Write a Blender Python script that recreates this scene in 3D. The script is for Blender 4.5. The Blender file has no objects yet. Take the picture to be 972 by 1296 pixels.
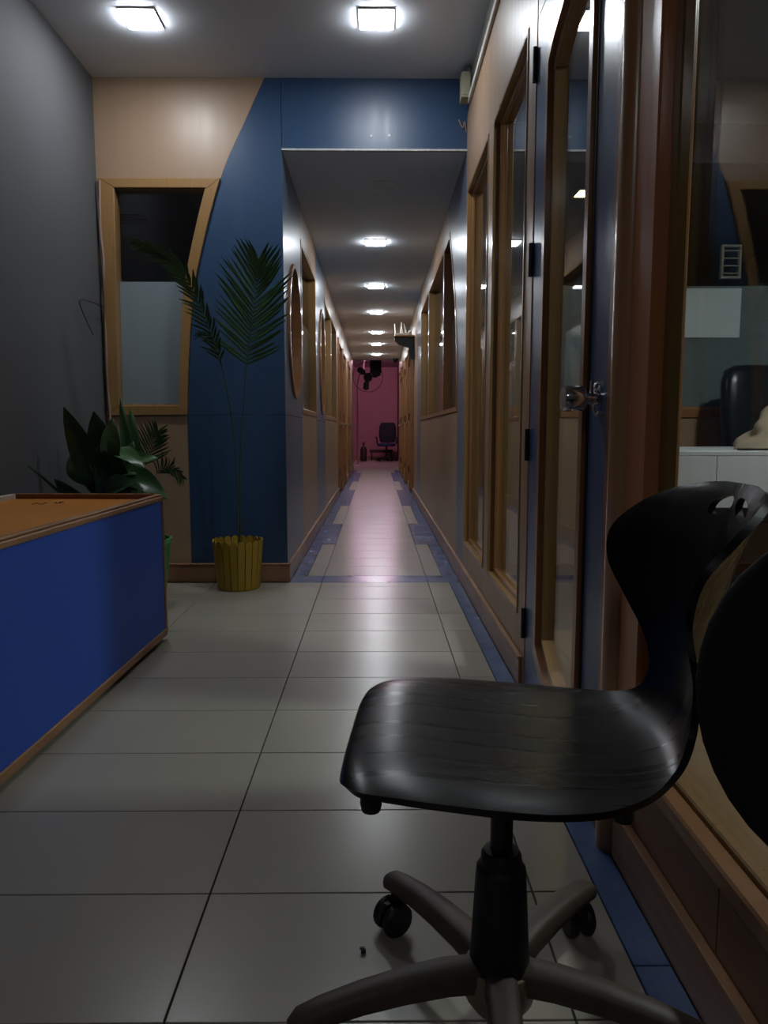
import bpy, bmesh, math, random
from mathutils import Vector, Matrix
random.seed(7)
S = bpy.context.scene
C = S.collection
PI = math.pi

# ------------------------------------------------------------------ camera, world, exposure
cam_d = bpy.data.cameras.new('camera'); cam = bpy.data.objects.new('camera', cam_d); C.objects.link(cam)
cam_d.sensor_fit = 'VERTICAL'; cam_d.sensor_height = 24.0; cam_d.lens = 928.6 / 1296 * 24.0
cam_d.clip_start = 0.02; cam_d.clip_end = 100
TH = math.radians(6.33); YAW = math.atan(9.5 / 928.6)
cam.location = (0, 0, 0.855)
cam.rotation_euler = (PI/2 - TH, 0, -YAW)
S.camera = cam
W = bpy.data.worlds.new('world'); S.world = W; W.use_nodes = True
W.node_tree.nodes['Background'].inputs[0].default_value = (0.5, 0.55, 0.65, 1)
W.node_tree.nodes['Background'].inputs[1].default_value = 0.01
S.view_settings.view_transform = 'Standard'
S.view_settings.look = 'None'
S.view_settings.exposure = 1.6
S.view_settings.gamma = 1.0
S.view_settings.use_curve_mapping = False
S.cycles.max_bounces = 10; S.cycles.diffuse_bounces = 5; S.cycles.glossy_bounces = 5
S.cycles.transparent_max_bounces = 24; S.cycles.transmission_bounces = 8
S.cycles.caustics_reflective = False; S.cycles.caustics_refractive = False
S.cycles.sample_clamp_indirect = 4.0
LAMP = 36.0            # radiance of the square LED panels

# ------------------------------------------------------------------ materials
def lin(c):
    return tuple(((v/12.92) if v <= 0.04045 else ((v+0.055)/1.055)**2.4) for v in (x/255 for x in c))
MATS = {}
def mat(name, col, rough=0.5, metal=0.0, var=0.0, scale=(6,6,6), bump=0.0, bscale=None, spec=0.5, rvar=0.0, coat=0.0, col2=None, detail=4):
    """principled surface; noise (stretched by scale) mixes towards col2 (or darker) by var"""
    if name in MATS: return MATS[name]
    m = bpy.data.materials.new(name); m.use_nodes = True; nt = m.node_tree; b = nt.nodes['Principled BSDF']
    c = lin(col)
    b.inputs['Base Color'].default_value = (*c, 1); b.inputs['Roughness'].default_value = rough
    b.inputs['Metallic'].default_value = metal; b.inputs['Specular IOR Level'].default_value = spec
    if coat: b.inputs['Coat Weight'].default_value = coat; b.inputs['Coat Roughness'].default_value = 0.12
    if var or bump or rvar:
        tc = nt.nodes.new('ShaderNodeTexCoord'); mp = nt.nodes.new('ShaderNodeMapping'); mp.inputs['Scale'].default_value = scale
        nt.links.new(tc.outputs['Object'], mp.inputs['Vector'])
        oi = nt.nodes.new('ShaderNodeObjectInfo'); ad = nt.nodes.new('ShaderNodeVectorMath'); ad.operation = 'ADD'
        ml = nt.nodes.new('ShaderNodeMath'); ml.operation = 'MULTIPLY'; ml.inputs[1].default_value = 37.0
        nt.links.new(oi.outputs['Random'], ml.inputs[0]); nt.links.new(mp.outputs[0], ad.inputs[0]); nt.links.new(ml.outputs[0], ad.inputs[1])
        nz = nt.nodes.new('ShaderNodeTexNoise'); nz.inputs['Scale'].default_value = 1.0; nz.inputs['Detail'].default_value = detail; nz.inputs['Roughness'].default_value = 0.6
        nt.links.new(ad.outputs[0], nz.inputs['Vector'])
        if var:
            rp = nt.nodes.new('ShaderNodeMapRange'); rp.inputs[1].default_value = 0.2; rp.inputs[2].default_value = 0.8
            rp.inputs[3].default_value = 0.0; rp.inputs[4].default_value = 1.0
            nt.links.new(nz.outputs[0], rp.inputs[0])
            mx = nt.nodes.new('ShaderNodeMix'); mx.data_type = 'RGBA'
            c2 = lin(col2) if col2 else tuple(v*(1-var) for v in c)
            mx.inputs['A'].default_value = (*c, 1); mx.inputs['B'].default_value = (*c2, 1)
            nt.links.new(rp.outputs[0], mx.inputs['Factor']); nt.links.new(mx.outputs['Result'], b.inputs['Base Color'])
        if rvar:
            r2 = nt.nodes.new('ShaderNodeMapRange'); r2.inputs[1].default_value = 0.3; r2.inputs[2].default_value = 0.7
            r2.inputs[3].default_value = max(0.02, rough-rvar); r2.inputs[4].default_value = rough+rvar
            nt.links.new(nz.outputs[0], r2.inputs[0]); nt.links.new(r2.outputs[0], b.inputs['Roughness'])
        if bump:
            bp = nt.nodes.new('ShaderNodeBump'); bp.inputs['Strength'].default_value = bump; bp.inputs['Distance'].default_value = 0.004
            nt.links.new(nz.outputs[0], bp.inputs['Height']); nt.links.new(bp.outputs[0], b.inputs['Normal'])
    MATS[name] = m
    return m
def emit(name, col, strength):
    if name in MATS: return MATS[name]
    m = bpy.data.materials.new(name); m.use_nodes = True; nt = m.node_tree; b = nt.nodes['Principled BSDF']
    b.inputs['Base Color'].default_value = (0.8, 0.8, 0.8, 1)
    b.inputs['Emission Color'].default_value = (*col, 1); b.inputs['Emission Strength'].default_value = strength
    MATS[name] = m
    return m
def glass(name, tint=(0.95, 0.96, 0.955), ior=1.5, rough=0.0):
    if name in MATS: return MATS[name]
    m = bpy.data.materials.new(name); m.use_nodes = True; nt = m.node_tree; nt.nodes.remove(nt.nodes['Principled BSDF'])
    out = nt.nodes['Material Output']
    tr = nt.nodes.new('ShaderNodeBsdfTransparent'); tr.inputs[0].default_value = (*tint, 1)
    gl = nt.nodes.new('ShaderNodeBsdfGlossy'); gl.inputs['Roughness'].default_value = rough
    lw = nt.nodes.new('ShaderNodeLayerWeight'); lw.inputs[0].default_value = 0.5       # facing = 1 - |cos|, the same on both faces
    pw = nt.nodes.new('ShaderNodeMath'); pw.operation = 'POWER'; pw.inputs[1].default_value = 5.0
    fr = nt.nodes.new('ShaderNodeMath'); fr.operation = 'MULTIPLY_ADD'; fr.inputs[1].default_value = 0.96; fr.inputs[2].default_value = ((ior-1)/(ior+1))**2
    nt.links.new(lw.outputs['Facing'], pw.inputs[0]); nt.links.new(pw.outputs[0], fr.inputs[0])
    mx = nt.nodes.new('ShaderNodeMixShader')
    nt.links.new(fr.outputs[0], mx.inputs[0]); nt.links.new(tr.outputs[0], mx.inputs[1]); nt.links.new(gl.outputs[0], mx.inputs[2])
    nt.links.new(mx.outputs[0], out.inputs[0])
    MATS[name] = m
    return m
def frost(name, col=(120, 132, 138)):
    if name in MATS: return MATS[name]
    m = bpy.data.materials.new(name); m.use_nodes = True; nt = m.node_tree; nt.nodes.remove(nt.nodes['Principled BSDF'])
    out = nt.nodes['Material Output']
    d = nt.nodes.new('ShaderNodeBsdfDiffuse'); d.inputs[0].default_value = (*lin(col), 1)
    t = nt.nodes.new('ShaderNodeBsdfTranslucent'); t.inputs[0].default_value = (*lin(col), 1)
    g = nt.nodes.new('ShaderNodeBsdfGlossy'); g.inputs['Roughness'].default_value = 0.25
    a = nt.nodes.new('ShaderNodeMixShader'); a.inputs[0].default_value = 0.4
    nt.links.new(d.outputs[0], a.inputs[1]); nt.links.new(t.outputs[0], a.inputs[2])
    b = nt.nodes.new('ShaderNodeMixShader'); b.inputs[0].default_value = 0.05
    nt.links.new(a.outputs[0], b.inputs[1]); nt.links.new(g.outputs[0], b.inputs[2]); nt.links.new(b.outputs[0], out.inputs[0])
    MATS[name] = m
    return m

GRAY_WALL = mat('grey paint', (88, 89, 92), 0.75, var=0.06, scale=(2, 2, 2), bump=0.05)
CEIL = mat('ceiling paint', (224, 230, 238), 0.8, var=0.05, scale=(1.5, 1.5, 1.5))
TAN = mat('tan laminate', (158, 131, 107), 0.38, var=0.10, scale=(30, 30, 1.2), rvar=0.05)
BLUE = mat('blue laminate', (44, 70, 102), 0.38, var=0.08, scale=(30, 30, 1.5), rvar=0.05)
BLUEGREY = mat('slate blue laminate', (92, 108, 134), 0.34, var=0.06, scale=(40, 40, 1.5))
GOLDWOOD = mat('varnished gold wood', (158, 121, 76), 0.32, var=0.25, scale=(50, 50, 3), rvar=0.06, bump=0.05, coat=0.3)
BROWNWOOD = mat('brown stained wood', (156, 108, 70), 0.3, var=0.3, scale=(45, 45, 2.5), bump=0.05, coat=0.2)
REDWOOD = mat('red brown wood', (212, 138, 90), 0.3, var=0.3, scale=(45, 45, 2.5), coat=0.15)
SKIRT = mat('brown skirting laminate', (156, 116, 88), 0.35, var=0.2, scale=(3, 3, 40), rvar=0.06)
DARKLAM = mat('dark brown laminate', (132, 92, 70), 0.4, var=0.2, scale=(25, 2, 25))
TILE = mat('beige vitrified tile', (166, 159, 147), 0.27, var=0.09, scale=(2.5, 2.5, 2.5), col2=(158, 151, 139), detail=2)
GROUT = mat('dark grout', (48, 45, 42), 0.85)
STONE = mat('blue polished stone', (66, 88, 132), 0.22, var=0.6, scale=(9, 9, 9), col2=(96, 118, 158), rvar=0.06, detail=8)
CLEAR = glass('clear glass')
CLEAR_DARK = glass('clear glass thin', (0.94, 0.95, 0.96))
FROST = frost('frosted film', (200, 210, 214))
FROST2 = frost('frosted film teal', (160, 172, 172))
BLACKP = mat('black moulded plastic', (11, 11, 13), 0.29, var=0.2, scale=(1.2, 45, 1.2), rvar=0.04, col2=(15, 16, 18), detail=1, spec=0.3)
BLACKM = mat('black matte plastic', (16, 16, 17), 0.5)
BLACKF = mat('black metal', (18, 18, 20), 0.4)
DUSTY = mat('dusty brown plastic', (88, 73, 62), 0.55, var=0.4, scale=(14, 14, 14), col2=(62, 50, 44))
CHROME = mat('chrome', (200, 200, 205), 0.12, metal=1.0)
WHITEP = mat('white plastic', (220, 220, 218), 0.4)
LEDF = mat('white lamp frame', (225, 225, 225), 0.5)
LED = emit('led diffuser', (0.90, 0.955, 1.0), LAMP)
DARKPAINT = mat('dark room paint', (120, 120, 126), 0.8)
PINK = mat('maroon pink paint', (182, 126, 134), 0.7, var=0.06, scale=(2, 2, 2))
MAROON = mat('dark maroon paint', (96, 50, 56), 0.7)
DESKBLUE = mat('royal blue laminate', (46, 92, 196), 0.6, var=0.06, scale=(60, 60, 60))
ORANGE = mat('orange brown laminate', (216, 138, 54), 0.4, var=0.2, scale=(30, 3, 30))
LIPWOOD = mat('worn pale wood edging', (186, 142, 102), 0.45, var=0.4, scale=(40, 5, 40), col2=(124, 84, 56))
LIPDARK = mat('brown edging inside', (122, 70, 44), 0.45, var=0.3, scale=(5, 40, 40))
LEAF = mat('palm leaf', (62, 100, 58), 0.42, var=0.35, scale=(20, 20, 20))
LEAFD = mat('broad dark leaf', (40, 72, 36), 0.36, var=0.4, scale=(12, 12, 12))
LEAFL = mat('lighter leaf', (78, 114, 72), 0.36, var=0.35, scale=(12, 12, 12))
STEM = mat('green stem', (70, 82, 44), 0.5, var=0.3, scale=(20, 20, 8))
YELLOW = mat('yellow pot plastic', (166, 136, 34), 0.45, var=0.25, scale=(14, 14, 5), col2=(142, 108, 28))
GREENP = mat('green pot plastic', (74, 140, 78), 0.45)
SOIL = mat('soil', (58, 42, 32), 0.95, var=0.5, scale=(60, 60, 60), bump=0.6)
LEATHER = mat('black leather', (22, 24, 28), 0.3, bump=0.15, scale=(120, 120, 120), var=0.1)
CLOTH = mat('beige cotton', (178, 160, 136), 0.85, var=0.15, scale=(30, 30, 30), bump=0.2)
WHITELAM = mat('white laminate', (204, 205, 208), 0.4)
PAPER = mat('paper sheet', (205, 215, 214), 0.8)
CABLE = mat('pinkish brown cable', (150, 122, 110), 0.6)
CABLED = mat('dark cable', (52, 44, 40), 0.6)
BEIGEP = mat('aged beige plastic', (150, 146, 124), 0.55)

# ------------------------------------------------------------------ helpers
def tag(o, label=None, cat=None, group=None, kind=None):
    if label: o['label'] = label
    if cat: o['category'] = cat
    if group: o['group'] = group
    if kind: o['kind'] = kind
    return o
def empty(name, loc=(0, 0, 0), rz=0, **kw):
    o = bpy.data.objects.new(name, None); C.objects.link(o); o.location = loc; o.rotation_euler = (0, 0, rz)
    o.empty_display_size = 0.05
    return tag(o, **kw)
def link(name, me, m, parent=None, smooth=False):
    if m and not me.materials: me.materials.append(m)
    if smooth:
        for p in me.polygons: p.use_smooth = True
    o = bpy.data.objects.new(name, me); C.objects.link(o)
    if parent: o.parent = parent
    return o
def from_bm(name, bm, m, parent=None, smooth=False):
    bmesh.ops.recalc_face_normals(bm, faces=bm.faces)
    me = bpy.data.meshes.new(name); bm.to_mesh(me); bm.free()
    return link(name, me, m, parent, smooth)
def auto_smooth(o, ang=35):
    me = o.data
    for p in me.polygons: p.use_smooth = True
    bm = bmesh.new(); bm.from_mesh(me)
    for e in bm.edges:
        e.smooth = not (len(e.link_faces) == 2 and e.calc_face_angle(0) > math.radians(ang))
    bm.to_mesh(me); bm.free()
    return o
def add_box(bm, x0, x1, y0, y1, z0, z1):
    v = [bm.verts.new(p) for p in ((x0,y0,z0),(x1,y0,z0),(x1,y1,z0),(x0,y1,z0),(x0,y0,z1),(x1,y0,z1),(x1,y1,z1),(x0,y1,z1))]
    for f in ((0,3,2,1),(4,5,6,7),(0,1,5,4),(1,2,6,5),(2,3,7,6),(3,0,4,7)): bm.faces.new([v[i] for i in f])
def box(name, x0, x1, y0, y1, z0, z1, m, parent=None, bev=0.0, seg=1):
    bm = bmesh.new(); add_box(bm, x0, x1, y0, y1, z0, z1)
    if bev: bmesh.ops.bevel(bm, geom=list(bm.edges), offset=bev, segments=seg, affect='EDGES', profile=0.6)
    return from_bm(name, bm, m, parent)
def P3(plane, u, v, w):
    return (w, u, v) if plane == 'X' else (u, w, v) if plane == 'Y' else (u, v, w)
def plate(name, outer, holes, plane, w0, w1, m, parent=None, bev=0.0):
    """flat piece cut to an outline (with holes) in a plane and given real thickness from w0 to w1"""
    bm = bmesh.new(); edges = []
    for loop in [outer] + list(holes or []):
        vs = [bm.verts.new(P3(plane, u, v, w0)) for u, v in loop]
        for i in range(len(vs)): edges.append(bm.edges.new((vs[i], vs[(i+1) % len(vs)])))
    bmesh.ops.triangle_fill(bm, edges=edges, use_beauty=True)
    r = bmesh.ops.extrude_face_region(bm, geom=list(bm.faces))
    d = Vector(P3(plane, 0, 0, w1 - w0))
    bmesh.ops.translate(bm, vec=d, verts=[g for g in r['geom'] if isinstance(g, bmesh.types.BMVert)])
    if bev:
        bmesh.ops.recalc_face_normals(bm, faces=bm.faces)
        es = [e for e in bm.edges if len(e.link_faces) == 2 and e.calc_face_angle(0) > 1.0]
        bmesh.ops.bevel(bm, geom=es, offset=bev, segments=1, affect='EDGES')
    return from_bm(name, bm, m, parent)
def rect(u0, u1, v0, v1): return [(u0, v0), (u1, v0), (u1, v1), (u0, v1)]
def ellipse(cu, cv, a, b, n=40): return [(cu + a*math.cos(2*PI*i/n), cv + b*math.sin(2*PI*i/n)) for i in range(n)]
def inset_rect(u0, u1, v0, v1, t): return rect(u0+t, u1-t, v0+t, v1-t)
def frame4(parent, u0, u1, v0, v1, t, plane, w0, w1, m, names=('sill', 'jamb', 'head', 'jamb'), bev=0.003):
    """four mitred members"""
    O = rect(u0, u1, v0, v1); I = inset_rect(u0, u1, v0, v1, t); out = []
    for i in range(4):
        j = (i+1) % 4
        out.append(plate(names[i], [O[i], O[j], I[j], I[i]], None, plane, w0, w1, m, parent, bev))
    return out
def loft(bm, rings, close_u=False, caps=True):
    vs = [[bm.verts.new(p) for p in r] for r in rings]
    n = len(rings[0])
    for a, b in zip(vs, vs[1:]):
        for i in range(n if True else n-1):
            j = (i+1) % n
            bm.faces.new((a[i], a[j], b[j], b[i]))
    if caps:
        bm.faces.new(list(reversed(vs[0]))); bm.faces.new(vs[-1])
def add_tube(bm, pts, rad, n=8, caps=True, flat=1.0):
    pts = [Vector(p) for p in pts]; rings = []
    rads = rad if isinstance(rad, (list, tuple)) else [rad]*len(pts)
    up = Vector((0, 0, 1)); prev = None
    for i, p in enumerate(pts):
        t = (pts[min(i+1, len(pts)-1)] - pts[max(i-1, 0)]).normalized()
        if prev is None:
            a = t.cross(up)
            if a.length < 1e-3: a = t.cross(Vector((1, 0, 0)))
        else:
            a = prev - t*prev.dot(t)
        a.normalize(); b = t.cross(a).normalized(); prev = a
        rings.append([p + a*rads[i]*math.cos(2*PI*k/n) + b*rads[i]*flat*math.sin(2*PI*k/n) for k in range(n)])
    loft(bm, rings, caps=caps)
def tube(name, pts, rad, m, parent=None, n=8, flat=1.0):
    bm = bmesh.new(); add_tube(bm, pts, rad, n, flat=flat)
    return auto_smooth(from_bm(name, bm, m, parent), 50)
def add_lathe(bm, prof, n=24, c=(0, 0, 0), axis='Z'):
    rings = []
    for r, h in prof:
        ring = []
        for k in range(n):
            a = 2*PI*k/n; x, y = r*math.cos(a), r*math.sin(a)
            q = (x, y, h) if axis == 'Z' else (h, x, y) if axis == 'X' else (x, h, y)
            ring.append((c[0]+q[0], c[1]+q[1], c[2]+q[2]))
        rings.append(ring)
    loft(bm, rings)
def lathe(name, prof, m, parent=None, n=24, c=(0, 0, 0), axis='Z', ang=35):
    bm = bmesh.new(); add_lathe(bm, prof, n, c, axis)
    return auto_smooth(from_bm(name, bm, m, parent), ang)
def catmull(P, k=8):
    out = []
    n = len(P); P = [Vector(p) for p in P]
    for i in range(n-1):
        p0 = P[i-1] if i else P[0]*2 - P[1]
        p3 = P[i+2] if i+2 < n else P[-1]*2 - P[-2]
        p1, p2 = P[i], P[i+1]
        for j in range(k):
            t = j/k
            out.append(0.5*((2*p1) + (p2-p0)*t + (2*p0-5*p1+4*p2-p3)*t*t + (3*p1-p0-3*p2+p3)*t**3))
    out.append(P[-1])
    return out
def spline2(P, k=8): return [(v.x, v.y) for v in catmull([(a, b, 0) for a, b in P], k)]
def kids(o): return [c for c in bpy.data.objects if c.parent == o]
def copy_tree(o, parent=None):
    c = o.copy(); C.objects.link(c)
    if parent: c.parent = parent
    for ch in kids(o): copy_tree(ch, c)
    return c

# ------------------------------------------------------------------ main dimensions (metres)
XL, XR = -1.5, 0.487          # lobby left wall, right glazed wall
YF = 4.12                     # plane of the front wall
HC, HB = 2.711, 2.351         # lobby ceiling, passage ceiling
XC = -0.505                   # passage left wall
YE, YP = 15.9, 22.0           # end of the passage, pink back wall

# ------------------------------------------------------------------ floor
fl = empty('floor', label='floor of beige tiles with blue stone borders', cat='floor', kind='structure')
slab = box('floor_base', -3.2, 4.2, -3.0, 23.0, -0.08, -0.0085, GROUT, fl)
tile_cache = {}
def tile(name, x0, x1, y0, y1, m):
    g = 0.0017
    k = (name, round(x1-x0, 4), round(y1-y0, 4), m.name)
    if k not in tile_cache:
        hx, hy = (x1-x0)/2-g, (y1-y0)/2-g
        bm = bmesh.new(); add_box(bm, -hx, hx, -hy, hy, -0.008, 0.0)
        es = [e for e in bm.edges if all(abs(v.co.z) < 1e-6 for v in e.verts)]
        bmesh.ops.bevel(bm, geom=es, offset=0.0008, segments=1, affect='EDGES')
        bmesh.ops.recalc_face_normals(bm, faces=bm.faces)
        me = bpy.data.meshes.new(name); bm.to_mesh(me); bm.free(); me.materials.append(m); tile_cache[k] = me
    o = bpy.data.objects.new(name, tile_cache[k]); C.objects.link(o); o.parent = fl
    o.location = ((x0+x1)/2, (y0+y1)/2, 0)
    return o
XB = 0.412                                         # where the beige tiles stop and the blue border starts
cols = [-1.498, -0.91, -0.31, 0.29, XB]
rows = [4.088, 3.98] + [3.68 - 0.3*k for k in range(13)]
for a, b in zip(cols, cols[1:]):
    for c, d in zip(rows, rows[1:]): tile('floor_tile', a, b, d, c, TILE)
y = 4.088
while y > -0.2:
    tile('border_tile', XB, 0.474, y-0.6, y, STONE); y -= 0.6
for a, b in ((XC, -0.31), (-0.31, 0.29), (0.29, 0.474)): tile('border_tile', a, b, 4.088, 4.285, STONE)
seg = [(4.285, 5.485, 1), (5.485, 6.72, 0), (6.72, 8.35, 1), (8.35, 10.62, 0), (10.62, 12.39, 1), (12.39, 14.87, 0), (14.87, 16.0, 1)]
y = 4.285
while y < 16.0:
    tile('floor_tile', -0.31, 0.29, y, min(y+0.3, 16.0), TILE); y += 0.3
for y0, y1, wide in seg:
    n = max(1, round((y1-y0)/0.6)); st = (y1-y0)/n
    for i in range(n):
        a, b = y0+i*st, y0+(i+1)*st
        if wide:
            tile('floor_tile', -0.41, -0.31, a, b, TILE); tile('floor_tile', 0.29, 0.387, a, b, TILE)
            tile('border_tile', -0.492, -0.41, a, b, STONE); tile('border_tile', 0.387, 0.474, a, b, STONE)
        else:
            tile('border_tile', -0.492, -0.31, a, b, STONE); tile('border_tile', 0.29, 0.474, a, b, STONE)
for i in range(10):
    for j in range(5):
        tile('floor_tile', -1.8 + j*0.6, -1.2 + j*0.6, 16.0+i*0.6, 16.6+i*0.6, TILE)

# ------------------------------------------------------------------ ceilings
ce = box('ceiling', XL-0.1, XR+0.12, -3.0, YF, HC, HC+0.08, CEIL)
tag(ce, 'grey painted lobby ceiling with two square lights', 'ceiling', kind='structure')
ce2 = box('ceiling_passage', XC-0.1, XR+0.12, YF+0.02, YE, HB, HB+0.3, CEIL)
tag(ce2, 'lower grey ceiling of the long passage with a row of lights', 'ceiling', kind='structure')
ce3 = box('ceiling_end', -2.3, 1.2, YE, YP+0.1, HC, HC+0.08, mat('pale pink paint', (206, 180, 196), 0.8))
tag(ce3, 'higher pale ceiling of the pink end room', 'ceiling', kind='structure')

# ------------------------------------------------------------------ left and back walls of the lobby
w = box('wall_left', XL-0.12, XL, -3.0, YF, 0, HC, GRAY_WALL)
tag(w, 'plain dark grey painted wall behind the blue desk', 'wall', kind='structure')
w = box('wall_back', XL-0.12, XR+0.12, -3.0, -2.88, 0, HC, GRAY_WALL)
tag(w, 'plain grey wall of the lobby behind the viewer', 'wall', kind='structure')

# ------------------------------------------------------------------ front wall: tan and blue panels meeting on a curve
curve = spline2([(-0.592, HC), (-0.700, 2.49), (-0.818, 2.245), (-0.915, 1.938), (-0.993, 1.605), (-1.033, 1.20), (-1.046, 0.942)], 6)
wf = empty('wall_front', label='front wall of tan and blue laminate panels meeting on a curve', cat='wall', kind='structure')
D = 0.08
up = [p for p in curve if p[1] >= 2.196]; cut = (-0.8385, 2.196)
plate('tan_panel', [(XL, 2.198), (XL, HC)] + up + [cut], None, 'Y', YF, YF+D, TAN, wf)
plate('tan_panel', rect(XL, -1.0505, 0.105, 0.934), None, 'Y', YF, YF+D, TAN, wf)
plate('filler_strip', rect(XL, -1.487, 0.937, 2.196), None, 'Y', YF, YF+D, TAN, wf)
bl = [(u+0.0015, v) for u, v in curve]
plate('blue_panel', bl + [(XC-0.0015, 0.9435), (XC-0.0015, HC)], None, 'Y', YF-0.001, YF+D, BLUE, wf)
plate('blue_panel', rect(-1.0485, XC-0.0015, 0.108, 0.9405), None, 'Y', YF-0.001, YF+D, BLUE, wf)
plate('header_panel', rect(XC+0.0015, XR, HB+0.004, HC), None, 'Y', YF-0.001, YF+0.02, BLUE, wf)
tr = box('header_edge', XC, XR, YF-0.004, YF+0.02, HB-0.006, HB+0.003, mat('chipped white edge', (205, 205, 205), 0.6, var=0.5, scale=(40, 3, 3)), wf)
tag(tr, 'pale chipped edge strip under the blue header')
for px, pz in ((0.02-0.046, 2.42), (0.04+0.03, 2.423)):
    lathe('screw_hole', [(0.001, -0.003), (0.006, -0.003), (0.006, 0.001), (0.001, 0.001)], LEDF, wf, 8, (px, YF-0.001, pz), 'Y')
# skirting
bf = empty('baseboard_front', label='brown skirting board under the tan and blue front wall', cat='skirting', kind='structure')
box('skirting_board', XL, XC+0.014, YF-0.014, YF+0.03, 0, 0.098, SKIRT, bf, 0.002)
box('skirting_cap', XL, XC+0.016, YF-0.018, YF, 0.098, 0.107, LIPWOOD, bf, 0.002)
# window with a curved right side
win = empty('window_1', label='tall narrow window with curved gold wood frame and frosted lower half', cat='window', kind='structure')
cin = [p for p in curve if 0.934 < p[1] < 2.198]
outR = [cut] + cin
inR = []
for u, v in outR: inR.append((u - 0.062 + 0.018*(1 - (v-0.94)/1.26)*1.0, v))
inR = [(u, min(max(v, 0.993), 2.146)) for u, v in inR]
TLo, TLi, BLo, BLi = (-1.487, 2.196), (-1.402, 2.146), (-1.487, 0.937), (-1.420, 0.993)
F0, F1 = YF-0.018, YF+0.07
plate('frame_head', [TLo, outR[0], inR[0], TLi], None, 'Y', F0, F1, GOLDWOOD, win, 0.003)
plate('frame_side', [TLo, TLi, BLi, BLo], None, 'Y', F0, F1, GOLDWOOD, win, 0.003)
plate('frame_sill', [BLo, BLi, inR[-1], outR[-1]], None, 'Y', F0, F1, GOLDWOOD, win, 0.003)
plate('frame_side', outR + inR[::-1], None, 'Y', F0, F1, GOLDWOOD, win)
plate('pane', [TLi] + inR + [BLi], None, 'Y', YF+0.035, YF+0.041, CLEAR_DARK, win)
lo = [p for p in inR if p[1] < 1.66]; uu = lo[0][0]
plate('frosted_film', [(-1.409, 1.668), (uu+0.004, 1.668)] + lo + [BLi], None, 'Y', YF+0.0415, YF+0.043, FROST, win)
box('glazing_bead', BLi[0], inR[-1][0], YF+0.02, YF+0.036, 0.993, 1.002, LIPWOOD, win)

# ------------------------------------------------------------------ left wall of the passage
wl = empty('wall_passage_left', label='left passage wall of blue and tan panels with oval and square windows', cat='wall', kind='structure')
def ring_frame(parent, cu, cv, a, b, t, plane, w0, w1, m, name='oval_frame'):
    return plate(name, ellipse(cu, cv, a, b), [ellipse(cu, cv, a-t, b-t)], plane, w0, w1, m, parent)
xl0, xl1 = XC, XC-0.07
def pL(name, y0, y1, z0, z1, m, holes=None): return plate(name, rect(y0+0.001, y1-0.001, z0, z1), holes, 'X', xl0, xl1, m, wl)
oc1 = (4.62, 1.455, 0.33, 0.405); oc2 = (6.9, 1.48, 0.30, 0.48)
pL('slate_panel', YF+0.002, 5.05, 0.9435, HB, BLUEGREY, [ellipse(*oc1)]); pL('slate_panel', YF+0.002, 5.05, 0.105, 0.9405, BLUEGREY)
pL('tan_panel', 5.05, 6.25, 0.105, 0.965, TAN); pL('tan_panel', 5.05, 6.25, 2.125, HB, TAN)
pL('slate_panel', 6.25, 7.3, 0.9435, HB, BLUEGREY, [ellipse(*oc2)]); pL('slate_panel', 6.25, 7.3, 0.105, 0.9405, BLUEGREY)
pL('tan_panel', 7.3, 9.4, 0.105, 0.965, TAN); pL('tan_panel', 7.3, 9.4, 2.125, HB, TAN)
pL('tan_panel', 9.4, 9.7, 0.105, HB, TAN); pL('tan_panel', 10.7, 11.0, 0.105, HB, TAN); pL('tan_panel', 12.0, 13.0, 0.105, HB, TAN); pL('tan_panel', 14.0, YE, 0.105, HB, TAN)
for a, b in ((9.7, 10.7), (11.0, 12.0), (13.0, 14.0)): pL('tan_panel', a, b, 2.06, HB, TAN)
for n, (oc, lab) in enumerate(((oc1, 'oval window in the slate blue panel beside the palm'), (oc2, 'second oval window further along the left passage wall'))):
    wo = empty('window_%d' % (n+2), label=lab, cat='window', kind='structure')
    plate('oval_frame', ellipse(*oc), [ellipse(oc[0], oc[1], oc[2]-0.028, oc[3]-0.028)], 'X', xl0+0.014, xl1, BROWNWOOD, wo)
    plate('pane', ellipse(oc[0], oc[1], oc[2]-0.028, oc[3]-0.028), None, 'X', xl0-0.04, xl0-0.046, CLEAR, wo)
for n, (y0, y1, lab) in enumerate(((5.05, 6.25, 'gold framed window between the two slate blue oval panels'), (7.3, 9.4, 'long gold framed window before the left passage doors'))):
    wo = empty('window_%d' % (n+4), label=lab, cat='window', kind='structure')
    frame4(wo, y0+0.002, y1-0.002, 0.967, 2.123, 0.04, 'X', xl0+0.004, xl1, GOLDWOOD, ('frame_sill', 'frame_side', 'frame_head', 'frame_side'))
    if y1-y0 > 1.5: plate('mullion', rect((y0+y1)/2-0.03, (y0+y1)/2+0.03, 1.008, 2.082), None, 'X', xl0+0.002, xl1, GOLDWOOD, wo)
    plate('pane', inset_rect(y0, y1, 0.965, 2.125, 0.043), None, 'X', xl0-0.05, xl0-0.056, CLEAR, wo)
    plate('frosted_film', rect(y0+0.044, y1-0.044, 1.01, 1.668), None, 'X', xl0-0.0565, xl0-0.058, FROST, wo)
b1 = empty('baseboard_passage_left', label='brown skirting along the left passage wall', cat='skirting', kind='structure')
for a, b in ((YF+0.03, 6.9), (6.9, 9.7), (10.7, 11.0), (12.0, 13.0), (14.0, YE)):
    box('skirting_board', XC-0.03, XC+0.013, a, b, 0, 0.098, SKIRT, b1, 0.002); box('skirting_cap', XC, XC+0.016, a, b, 0.098, 0.106, LIPWOOD, b1, 0.002)
doorn = [1]
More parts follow.
